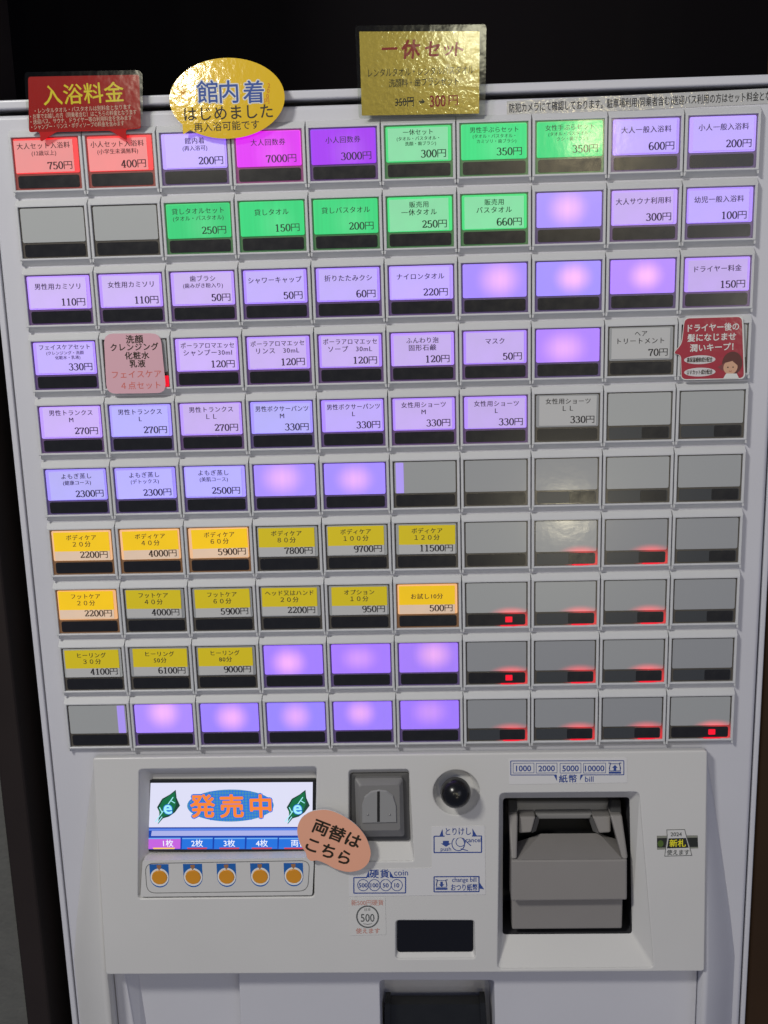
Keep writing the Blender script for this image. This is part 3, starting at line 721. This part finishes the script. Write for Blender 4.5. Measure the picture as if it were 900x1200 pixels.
# ------------------------------------------------------------------ bill acceptor
GB = mat('bill_slot_grey', (0.215, 0.203, 0.196), 0.45, var=0.05, vscale=40, bump=0.04, bscale=900)
def bp(px, py, d):                       # a 3D point of the bill unit: photograph spot at depth d behind the console face
    x, z = spot(px, py, yo(d)); return (x, CY(z) + d, z)
b = Mb()
F0 = 2.0                                  # front block
A, B_, C_, D_ = bp(599, 1008, F0), bp(735, 1007, F0), bp(735, 1055, F0 - 2), bp(599, 1056.5, F0 - 2)
def slab(front, back, M):                 # convex block between two quads
    b.loft([front, back], M, False, M, True)
slab([A, B_, C_, D_][::-1], [(p[0], p[1] + 22, p[2]) for p in [A, B_, C_, D_][::-1]], GB)
E, F, G, H = bp(599.5, 1050, F0 + 6), bp(730, 1049, F0 + 6), bp(729, 1088.5, F0 + 6), bp(600, 1089.5, F0 + 6)
slab([E, F, G, H][::-1], [(p[0], p[1] + 16, p[2]) for p in [E, F, G, H][::-1]], GB)
# ramp rising from the block's top edge back to the mouth
r0, r1 = bp(606, 1007.5, F0 + 0.4), bp(729, 1006.5, F0 + 0.4); r2, r3 = bp(702, 976.5, 24), bp(634, 977, 24)
r4, r5 = bp(727, 985, 24), bp(607, 986, 24)
b.face([r0, r1, r2, r3], GB); b.face([r1, r4, r2], GB); b.face([r0, r3, r5], GB)
# side rails
for sgn, px0, px1, top0, top1 in ((-1, 597, 606, 594, 607), (1, 729, 736, 715, 729)):
    fr = [bp(px0 + (2 if sgn < 0 else 0), 1007, F0), bp(px1, 1007, F0), bp(top1, 955, 14), bp(top0 + (2 if sgn < 0 else 0), 955, 14)]
    bk = [(p[0], p[1] + 16, p[2]) for p in fr]
    slab(fr[::-1], bk[::-1], GB)
    fr = [bp(top0 + (2 if sgn < 0 else 0), 955, 16), bp(top1, 955, 16), bp(top1 - 1, 938, 26), bp(top0 + 1, 938, 26)]
    slab(fr[::-1], [(p[0], p[1] + 12, p[2]) for p in fr[::-1]], GRD)
# back plate above the mouth, two teeth
q = [bp(604, 958, 26), bp(722, 957, 26), bp(722, 939, 30), bp(604, 939, 30)]; slab(q[::-1], [(p[0], p[1] + 10, p[2]) for p in q[::-1]], GR)
q = [bp(627, 953.5, 22), bp(695, 953, 22), bp(692, 960, 22), bp(631, 960.5, 22)]; slab([*q], [(p[0], p[1] + 14, p[2]) for p in q], GR)
for q in ([bp(608, 957, 18), bp(628, 957, 18), bp(623, 976, 16), bp(608, 977, 16)], [bp(694, 957, 18), bp(716, 956.5, 18), bp(716, 976, 16), bp(702, 977, 16)]):
    slab(q, [(p[0], p[1] + 16, p[2]) for p in q], GB)
for q in ([bp(628, 957, 18.2), bp(633, 957, 26), bp(628, 974, 26), bp(623, 976, 16.2)], [bp(694, 957, 18.2), bp(689, 957, 26), bp(695, 974, 26), bp(702, 977, 16.2)]): b.face(q, GR)
q = [bp(600, 938, 40), bp(728, 938, 40), bp(728, 1010, 40), bp(600, 1010, 40)]; b.face(q, mat('mouth_black', (0.004, 0.004, 0.004), 0.7))
bill = b.build('bill_acceptor', root, A)
bmod = bill.modifiers.new('soft_edges', 'BEVEL'); bmod.width = 0.0013; bmod.segments = 3; bmod.limit_method = 'ANGLE'

# ------------------------------------------------------------------ dark sensor window
b = Mb(); b.prism(i_win, yo(2.4), yo(3.3), mat('window_black', (0.004, 0.004, 0.005), 0.14)); b.build('sensor_window', root, (i_win[0][0], CY(i_win[0][1]), i_win[0][1]))

# ------------------------------------------------------------------ printed guide labels of the console
LAB = mat('label_white', (0.605, 0.60, 0.605), 0.36, coat=0.1)
L0, L1 = (lambda z: CY(z) - 0.28), (lambda z: CY(z) - 0.34)
def lab(name, outline, fn):
    b = Mb(); p = spots(outline, CY); b.prism(rounded(p, 1.0), L0, lambda z: CY(z) + 0.02, LAB); fn(b); return b.build(name, root, (p[0][0], CY(p[0][1]), p[0][1]))
def tx(b, t, px, py, h, M=NAVY, off=0.0, **k):
    x, z = spot(px, py, CY); b.text(t, x, z, h, L1, M, off=off, **k)
def bx(b, x0, y0, x1, y1, w=0.8, M=NAVY, r=0.8): b.ring(rounded(spots([(x0, y0), (x1, y0 - .3), (x1, y1 - .3), (x0, y1)], CY), r), w, L1, M)
def tri(b, pts, M=NAVY): b.flat(spots(pts, CY), lambda z: CY(z) - 0.37, M)
def f_cancel(b):
    bx(b, 508, 979, 565, 999.5); b.flat(spots([(521, 976), (553, 976), (553, 982), (521, 982)], CY), lambda z: CY(z) - 0.36, LAB)
    x, z = spot(537, 974, CY); b.text('とりけし', x, z, 6.0, lambda z: CY(z) - 0.40, NAVY, off=0.01, maxw=17)
    tri(b, [(515, 979.5), (518.5, 971), (519.5, 979.5)]); tri(b, [(554, 979.5), (553.5, 970.5), (559, 979.5)])
    x, z = spot(553, 983.2, CY); b.text('cancel', x + 1, z - .4, 4.4, lambda z: CY(z) - 0.40, NAVY, off=0.01, maxw=10.5); tx(b, 'push', 522.5, 995, 4.0, off=0.01, maxw=7)
    tri(b, [(519, 985), (526, 985), (526, 988), (529, 988), (522.5, 992), (516.5, 988), (519, 988)])
    x, z = spot(537, 988.5, CY); b.ring(ell(x, z, 4.6, 5.2, 28), 0.6, L1, NAVY); b.ring(ell(x + 1.6, z + 1.2, 3.4, 3.4, 24), 0.5, lambda z: CY(z) - 0.36, NAVY)
    b.line([(x + 4, z + 3), (x + 8.5, z - 1.5)], 0.6, L1, NAVY); b.line([(x + 1.5, z - 3.5), (x + 6.5, z - 5)], 0.6, L1, NAVY)

def icon(b, px, py, up=False, k=1.0):
    tri(b, [(px - 8.5 * k, py + 8 * k), (px + 8.5 * k, py + 8 * k), (px + 8.5 * k, py + 5.2 * k), (px - 8.5 * k, py + 5.2 * k)])
    b.ring(spots([(px - 8 * k, py + 4.6 * k), (px + 8 * k, py + 4.6 * k), (px + 7 * k, py - 6 * k), (px - 7 * k, py - 6 * k)], CY), 0.45, L1, NAVY)
    b.line(spots([(px - 9 * k, py - 6.5 * k), (px - 6 * k, py - 6.5 * k), (px - 8 * k, py + 2 * k)], CY), 0.6, L1, NAVY); b.line(spots([(px + 9 * k, py - 6.5 * k), (px + 6 * k, py - 6.5 * k), (px + 8 * k, py + 2 * k)], CY), 0.6, L1, NAVY)
    s = -1 if up else 1
    tri(b, [(px - 1.8 * k, py - 4 * k * s), (px + 1.8 * k, py - 4 * k * s), (px + 1.8 * k, py), (px + 4 * k, py), (px, py + 4 * k * s), (px - 4 * k, py), (px - 1.8 * k, py)])
def f_change(b):
    bx(b, 508, 1026.5, 562, 1045.5); icon(b, 517.5, 1036, k=.8); tx(b, 'change bill', 544, 1031, 4.6, off=0.01, maxw=16.5); tx(b, 'おつり紙幣', 544, 1039.5, 5.2, off=0.018, maxw=18)
    tri(b, [(562, 1034), (567.5, 1042), (562, 1041)])

def f_coin(b):
    bx(b, 414, 1027.5, 476, 1047); b.flat(spots([(430, 1024), (459, 1024), (459, 1030.2), (430, 1030.2)], CY), lambda z: CY(z) - 0.36, LAB)
    x, z = spot(444.5, 1023.5, CY); b.text('硬貨', x, z, 6.6, lambda z: CY(z) - 0.40, NAVY, off=0.018, spacing=1.15, maxw=13.5); tx(b, 'coin', 470, 1022, 6.0, off=0.006, maxw=9.5)
    tri(b, [(429, 1028), (432, 1020), (433.5, 1028)]); tri(b, [(457, 1028), (456.5, 1020), (461.5, 1028)])
    for k, (px, t) in enumerate(zip((425.6, 438.8, 452, 465), ('500', '100', '50', '10'))):
        x, z = spot(px, 1037, CY); b.ring(ell(x, z, 4.05, 4.3, 26), 0.5, L1, NAVY); b.text(t, x, z, 4.2, lambda z: CY(z) - 0.38, NAVY, off=0.022)
lab('guide_label', [(505.5, 968.5), (568, 967.5), (569, 1048), (409, 1050.5), (408.5, 1018.5), (506, 1017)], lambda b: (f_cancel(b), f_change(b), f_coin(b)))
def f_bill(b):
    bx(b, 598, 891, 731.5, 908.5, 0.6)
    for x0, x1, t in ((601, 626, '1000'), (628, 653, '2000'), (656, 681, '5000'), (683.5, 710, '10000')):
        bx(b, x0, 894, x1, 906, 0.35, NAVY, 0.3); tx(b, t, (x0 + x1) / 2, 900, 5.6, off=0.02, maxw=13.5)
    icon(b, 720.5, 899.5, True, .85)
    b.flat(spots([(652, 906.5), (681, 906.5), (681, 910), (652, 910)], CY), lambda z: CY(z) - 0.36, LAB)
    tri(b, [(649, 908), (652.5, 908), (652.5, 915)]); tri(b, [(679.5, 914.5), (680, 907.5), (683.5, 907.5)])
    x, z = spot(665.5, 912, CY); b.text('紙幣', x, z, 6.0, lambda z: CY(z) - 0.40, NAVY, off=0.016, spacing=1.1, maxw=12.5); tx(b, 'bill', 690.5, 912.5, 5.4, off=0.008, maxw=7)
lab('guide_label', [(596, 889), (734.5, 887.5), (735, 917), (596.5, 919)], f_bill)

# ================================================================== things stuck on the machine
CRINKLE = dict(coat=0.9, bump=0.09, bscale=200, coat_rough=0.08)
RED = mat('sign_red', lin(172, 10, 12), 0.5, spec=0.2, coat=0.04, bump=0.05, bscale=90); YEL = mat('sign_yellow', lin(222, 182, 0), 0.55, spec=0.3, **CRINKLE)
GOLD = mat('gold_paper', (0.42, 0.30, 0.05), 0.30, metal=0.55, both=True, coat=1.0, bump=0.14, bscale=340, coat_rough=0.07, var=0.25, vscale=45)
YTX = ink('text_yellow', 240, 210, 20); CRM = ink('text_cream', 226, 190, 180); DKB = ink('text_dark', 40, 30, 10); BLT = ink('text_blue', 40, 75, 150); WTX = ink('text_white', 215, 215, 210); RTX = ink('text_red', 150, 20, 20)

def outline_sign(b, pts, Y, M, r=1.5, th=0.4):
    p = rounded(spots(pts, Y), r); b.prism(p, Y, Y + th, M); return p
def ty(b, t, px, py, h, Y, M, **k):
    x, z = spot(px, py, Y); b.text(t, x, z, h, Y, M, **k)
def film(parent, pts, Y, r=3.0):
    q = Mb(); p = rounded(spots(pts, Y), r); q.prism(p, Y, Y + 0.15, FILM); return q.build('laminate_film', parent, (p[0][0], Y, p[0][1]))

# red admission sign
Y = -4.0; b = Mb()
outline_sign(b, [(33, 90), (163, 87.5), (165, 150.5), (147, 152), (149, 165), (129, 153), (66, 154.5), (47.5, 166.5), (46.5, 154.5), (34, 155)], Y, RED, 1.6)
ty(b, '入浴料金', 97.5, 109.5, 12.2, Y - .08, YTX, off=0.012, spacing=1.02, rot=0.8)
for k, (t, px, w) in enumerate((('・レンタルタオル・バスタオルは別料金となります', 97, 58), ('・お車でお越しの方（同乗者含む）はこちらの料金となります', 97.5, 64), ('・送迎バス、サウナ、ドライヤー等の利用料金を含みます', 95, 61), ('・シャンプー・リンス・ボディソープの料金を含みます', 91, 56))):
    ty(b, t, px, 127.5 + 6.4 * k, 3.1, Y - .08, CRM, maxw=w, off=0.006, rot=0.6)
o = b.build('price_sign', None, (*[spot(97, 150, Y)[0]], Y, spot(97, 150, Y)[1]))
tag(o, 'dark red laminated sign with yellow heading, two pointed tails over the red lit buttons', 'sign')
film(o, [(28.5, 87), (31, 84.5), (162, 82), (167, 86), (167.5, 130), (165, 150), (34, 155), (30, 120)], Y - 0.3, 3)

# yellow oval sign
Y = -4.5; b = Mb(); cx, cz = spot(266, 115.5, Y); o1 = ell(cx, cz, 34.3, 22.6, 64, rot=1)
tail = [spot(213.5, 142, Y), spot(214.5, 157.5, Y), spot(226, 150.5, Y)]
b.prism(o1, Y, Y + .5, YEL); b.prism(tail, Y + .1, Y + .45, YEL)
for t, px in (('館', 243), ('内', 268), ('着', 297)):
    ty(b, t, px, 107.5, 13.5, Y - .06, WTX, off=0.06); ty(b, t, px, 107.5, 13.5, Y - .12, BLT, off=0.012)
ty(b, 'はじめました', 267.5, 132, 8.8, Y - .06, DKB, off=0.012, spacing=1.08, rot=0.5); ty(b, '再入浴可能です', 265.5, 147.5, 5.6, Y - .06, DKB, off=0.008, spacing=1.02, rot=1)
for k, ch in enumerate('200円'): ty(b, ch, 315 - k * 0.8, 100 + 6.2 * k, 3.4, Y - .06, ink('text_orange_red', 190, 90, 20), rot=0)
for k, ch in enumerate('１回'): ty(b, ch, 214 + k * .6, 103 + 6.2 * k, 3.0, Y - .06, ink('text_orange_red', 190, 90, 20))
o = b.build('speech_bubble_sign', None, (cx, Y, cz)); tag(o, 'yellow oval speech bubble sign with blue characters and a small tail, on the top edge', 'sign')

# gold set sign in a clear pouch
Y = -3.5; b = Mb()
p = outline_sign(b, [(421, 37), (562, 36.5), (561.5, 133), (424, 135.5)], Y, GOLD, 0.5, 0.3)
for t, px, h in (('一', 456.5, 9.5), ('休', 481.5, 11), ('セ', 507, 10), ('ッ', 526, 8), ('ト', 538, 9)): ty(b, t, px, 57.5, h, Y - .08, RTX, off=0.03, shear=0.1)
ty(b, 'レンタルタオル・レンタルバスタオル', 493, 83.5, 5.2, Y - .08, DKB, maxw=62, off=0.0, shear=0.08); ty(b, '洗顔料・歯ブラシセット', 496.5, 96, 5.0, Y - .08, DKB, maxw=41, shear=0.08, off=0.006)
ty(b, '350円', 474, 119.5, 6.0, Y - .08, DKB, maxw=11, off=0.008)
b.line(spots([(463, 120.5), (485, 117.5)], Y), 0.6, Y - .1, DKB); ty(b, '⇒', 494.5, 119, 5, Y - .08, DKB, off=0.02); ty(b, '300', 513, 118, 9.0, Y - .08, RTX, xs=0.72, off=0.016); ty(b, '円', 531, 117.5, 6.5, Y - .08, RTX, off=0.008)
o = b.build('set_price_sign', None, (p[0][0], Y, p[0][1])); tag(o, 'gold paper sign with red brush heading in a clear laminated pouch', 'sign')
film(o, [(416, 30), (570, 28.5), (568.5, 137.5), (420.5, 139)], Y - .3, 2.0)

# camera notice strip along the top right
Y = DOORY - 0.3; b = Mb()
TAPE = mat('notice_tape', (0.42, 0.42, 0.41), 0.4, coat=0.5, bump=0.35, bscale=200)
p = spots([(594, 118.5), (930, 102), (930, 120), (594, 136)], Y); b.prism(p, Y, Y + .25, TAPE)
x0, z0 = spot(597, 127.5, Y); x1, z1 = spot(925, 112, Y)
b.text('防犯カメラにて確認しております。駐車場利用(同乗者含む)送迎バス利用の方はセット料金となります', (x0 + x1) / 2, (z0 + z1) / 2, 5.6, Y - .06, ink('text_black', 30, 30, 32), rot=math.degrees(math.atan2(z1 - z0, x1 - x0)), maxw=math.hypot(x1 - x0, z1 - z0), off=0.01)
o = b.build('notice_strip', None, (p[0][0], Y, p[0][1])); tag(o, 'narrow pale tape with one line of small black text above the right-hand buttons', 'notice')

# pink face care sticker
Y = -2.0; b = Mb()
PNK = mat('sticker_pink', lin(214, 168, 178), 0.4, coat=0.8, bump=0.22, bscale=70, coat_rough=0.1)
p = outline_sign(b, [(121.5, 391), (188, 390.5), (195, 460.5), (125, 461.5)], Y, PNK, 6, 0.4)
for t, px, py, h, w in (('洗顔', 157.5, 397.5, 5.4, 12), ('クレンジング', 157.5, 406.5, 5.0, 30), ('化粧水', 160.5, 416.5, 5.0, 17), ('乳液', 161, 426, 5.0, 12)): ty(b, t, px, py, h, Y - .08, DKB, off=0.02, maxw=w, spacing=1.1)
FNT = ink('text_faded_pink', 205, 105, 95)
ty(b, 'フェイスケア', 160, 438.5, 5.2, Y - .08, FNT, off=0.004, spacing=1.08, maxw=33); ty(b, '４点セット', 165, 451.5, 5.2, Y - .08, FNT, off=0.004, spacing=1.08, maxw=27)
o = b.build('face_care_sticker', None, (p[0][0], Y, p[0][1])); tag(o, 'pink rounded square sticker listing skin care items, covering one button', 'sticker')

# red dryer speech bubble sticker
Y = -2.0; b = Mb(); RD2 = mat('sticker_red', lin(158, 14, 42), 0.45, coat=0.8, bump=0.16, bscale=130, coat_rough=0.12)
pts = [(802, 372), (871, 370), (873.5, 444), (798, 445.5), (797.5, 416), (788, 414.5), (798.5, 403)]
q = spots(pts, Y); b.prism(rounded(q, 3.2), Y, Y + .3, WTX)
cqx = sum(v[0] for v in q) / len(q); cqz = sum(v[1] for v in q) / len(q)
b.prism(rounded([(cqx + (v[0] - cqx) * .968, cqz + (v[1] - cqz) * .968) for v in q], 3.0), Y - .08, Y + .05, RD2)
for t, px, py in (('ドライヤー後の', 836, 383.5), ('髪になじませ', 834, 395), ('潤いキープ！', 834, 407)): ty(b, t, px, py, 5.0, Y - .16, WTX, off=0.02, maxw=31, rot=0.8)
for py, t in ((421.5, '高保湿補修成分配合'), (436, 'ＵＶカット成分配合')):
    x, z = spot(820, py, Y); b.flat(ell(x, z, 9.6, 2.7, 30), Y - .14, ink('bubble_grey', 205, 200, 200)); ty(b, t, 820, py, 3.2, Y - .2, DKB, maxw=15.5, off=0.02)
x, z = spot(856, 428, Y); HAIR = ink('drawing_hair', 92, 45, 40); SKN = ink('drawing_skin', 205, 160, 130)
b.flat(ell(x + 1, z + 1.2, 6.2, 7.2, 26), Y - .14, HAIR); b.flat([(x - 8, z - 1), (x - 3, z + 2), (x - 4.5, z - 3.5)], Y - .15, ink('drawing_grey', 120, 60, 60))
b.flat(ell(x, z - 1.2, 4.3, 4.4, 24, rot=-20), Y - .18, SKN); b.flat([(x - 4.2, z - 8), (x + 5.5, z - 8), (x + 4, z - 5.2), (x - 2.5, z - 5)], Y - .2, WTX)
b.flat([(x - 4, z + 1.4), (x + 1, z + 2.6), (x + 4.6, z - .4), (x + 4, z + 3.6), (x, z + 4.2)], Y - .22, HAIR)
for dx in (-1.6, 1.6): b.flat(ell(x + dx, z - 1.2, .45, .45, 10), Y - .24, DKB)
b.line([(x - .9, z - 3.4), (x, z - 3.8), (x + .9, z - 3.4)], 0.3, Y - .24, RTX)
o = b.build('hair_care_sticker', None, (q[0][0], Y, q[0][1])); tag(o, 'glossy red bubble sticker with white text and a small drawn face, covering the end button', 'sticker')

# salmon money change tag
TY = CY(spot(390, 985, CY)[1]) - 7; b = Mb(); SAL = mat('tag_salmon', lin(232, 168, 138), 0.55, coat=0.15, bump=0.05, bscale=200)
pts = [(30, 330), (25, 290), (42, 250), (80, 226), (140, 219), (200, 243), (255, 283), (290, 330), (306, 385), (295, 425), (265, 449), (220, 458), (170, 445), (130, 422), (100, 411), (78, 416), (62, 402), (60, 383), (42, 360)]
p = rounded(spots([(340 + x / 3.214, 880 + y / 3.214) for x, y in pts], TY), 6, 5)
def tilt(z): return TY
b.prism(p, TY, TY + .8, SAL, WTX)
for t, px, py, w in (('両替は', 395, 977, 30), ('こちら', 385, 997.5, 28)):
    x, z = spot(px, py, TY); b.text(t, x, z, 11.6, TY - .1, DKB, rot=-24, off=0.026)
o = b.build('money_change_tag', None, (p[0][0], TY, p[0][1])); tag(o, 'salmon speech bubble tag tilted over the corner of the display and coin slot', 'tag')

# new 500 yen coin sticker and 2024 bill sticker on the console
b = Mb(); PAP = mat('sticker_paper', (0.585, 0.58, 0.565), 0.4, coat=0.3); FRD = ink('text_faded_red', 185, 135, 125); GRY = ink('text_grey', 85, 88, 88)
p = spots([(409.5, 1052.5), (451.5, 1052), (452.5, 1095), (410.5, 1096)], CY); b.prism(rounded(p, .8), L0, yo(0.02), PAP)
tx(b, '新500円硬貨', 430.5, 1057.5, 4.4, FRD, off=0.012, maxw=22); tx(b, '使えます', 431, 1090.5, 4.2, FRD, off=0.02)
x, z = spot(430.8, 1074, CY); b.ring(ell(x, z, 7.9, 8.2, 36), 1.0, L1, GRY); tx(b, '500', 430.8, 1075, 8.0, GRY, off=0.01, xs=.82); tx(b, '日本', 430.8, 1065.5, 2.4, GRY)
b.line([(x - 3, z - 5), (x, z - 5.6), (x + 3, z - 5)], 0.4, L1, GRY)
o = b.build('coin_sticker', None, (p[0][0], CY(p[0][1]), p[0][1])); tag(o, 'small pale sticker with a grey ring reading 500, above the black window', 'sticker')
b = Mb(); BK = ink('sticker_black', 22, 26, 20, 0.3, 0.4); DGN = ink('sticker_green', 70, 95, 30, 0.3, .3); SYE = ink('sticker_yellow', 225, 215, 30)
M1, M2, M3 = yo(-0.14), yo(-0.2), yo(-0.26)
b.prism(spots([(769.8, 979.5), (817.5, 979), (818, 994), (770, 995.5)], CY), M1, yo(0.02), BK)
b.flat(spots([(770, 979.6), (817.3, 979.1), (817.3, 981.4), (770, 982)], CY), yo(-.16), ink('sticker_grey', 130, 132, 120)); b.flat(spots([(770, 993.2), (818, 992.4), (818, 994), (770, 995.3)], CY), yo(-.16), ink('sticker_grey', 130, 132, 120))
x, z = spot(774, 988.5, CY); b.flat(ell(x, z, 2, 2.4, 18), yo(-.17), DGN)
tp = spots([(781, 972), (802.5, 971.5), (805, 981), (809, 994), (811, 1002.5), (778.5, 1003.5), (779.5, 995), (781.5, 982)], CY)
b.prism(tp, M2, M1, PAP); b.ring(tp, 0.45, yo(-.23), GRY)
b.flat(spots([(783.5, 982.3), (803.8, 981.8), (807, 993.2), (781.5, 994)], CY), yo(-.24), BK)
for t, px, py, h, M, w in (('2024', 792.3, 977.3, 3.8, GRY, 8), ('新札', 794, 987.8, 5.6, SYE, 12), ('使えます', 794.5, 998.6, 4.0, GRY, 15)):
    x, z = spot(px, py, CY); b.text(t, x, z, h, yo(-.3), M, off=0.02, maxw=w)
o = b.build('bill_sticker', None, (tp[0][0], CY(tp[0][1]), tp[0][1])); tag(o, 'small black band sticker with yellow characters, right of the grey bill slot', 'sticker')

# ================================================================== around the machine
xw = spot(33, 1200, 5)[0]; xw2 = spot(0, 913, 5)[0]
b = Mb(); b.box(-900, (xw + xw2) / 2, 5, 90, -1300, 1000, PLASTER); tag(b.build('wall', None, (-500, 0, 0)), kind='structure')
xa = (xw + xw2) / 2
b = Mb(); b.plate([(xa + 0.6, -1300), (xa + 18, -1300), (xa + 18, 1000), (xa + 0.6, 1000)], [], 2, 120, 2.5, WOOD); o = b.build('wooden_post', None, (xa + 20, 0, -1300)); tag(o, 'dark brown wooden post between the grey wall and the machine', 'post')
xr = spot(874, 1200, 40)[0] + 6
b = Mb(); b.plate([(xr, -1300), (xr + 300, -1300), (xr + 300, 1000), (xr, 1000)], [], 60, 60, 2.5, WOODR); tag(b.build('wooden_wall', None, (xr + 150, 80, -1300)), kind='structure')
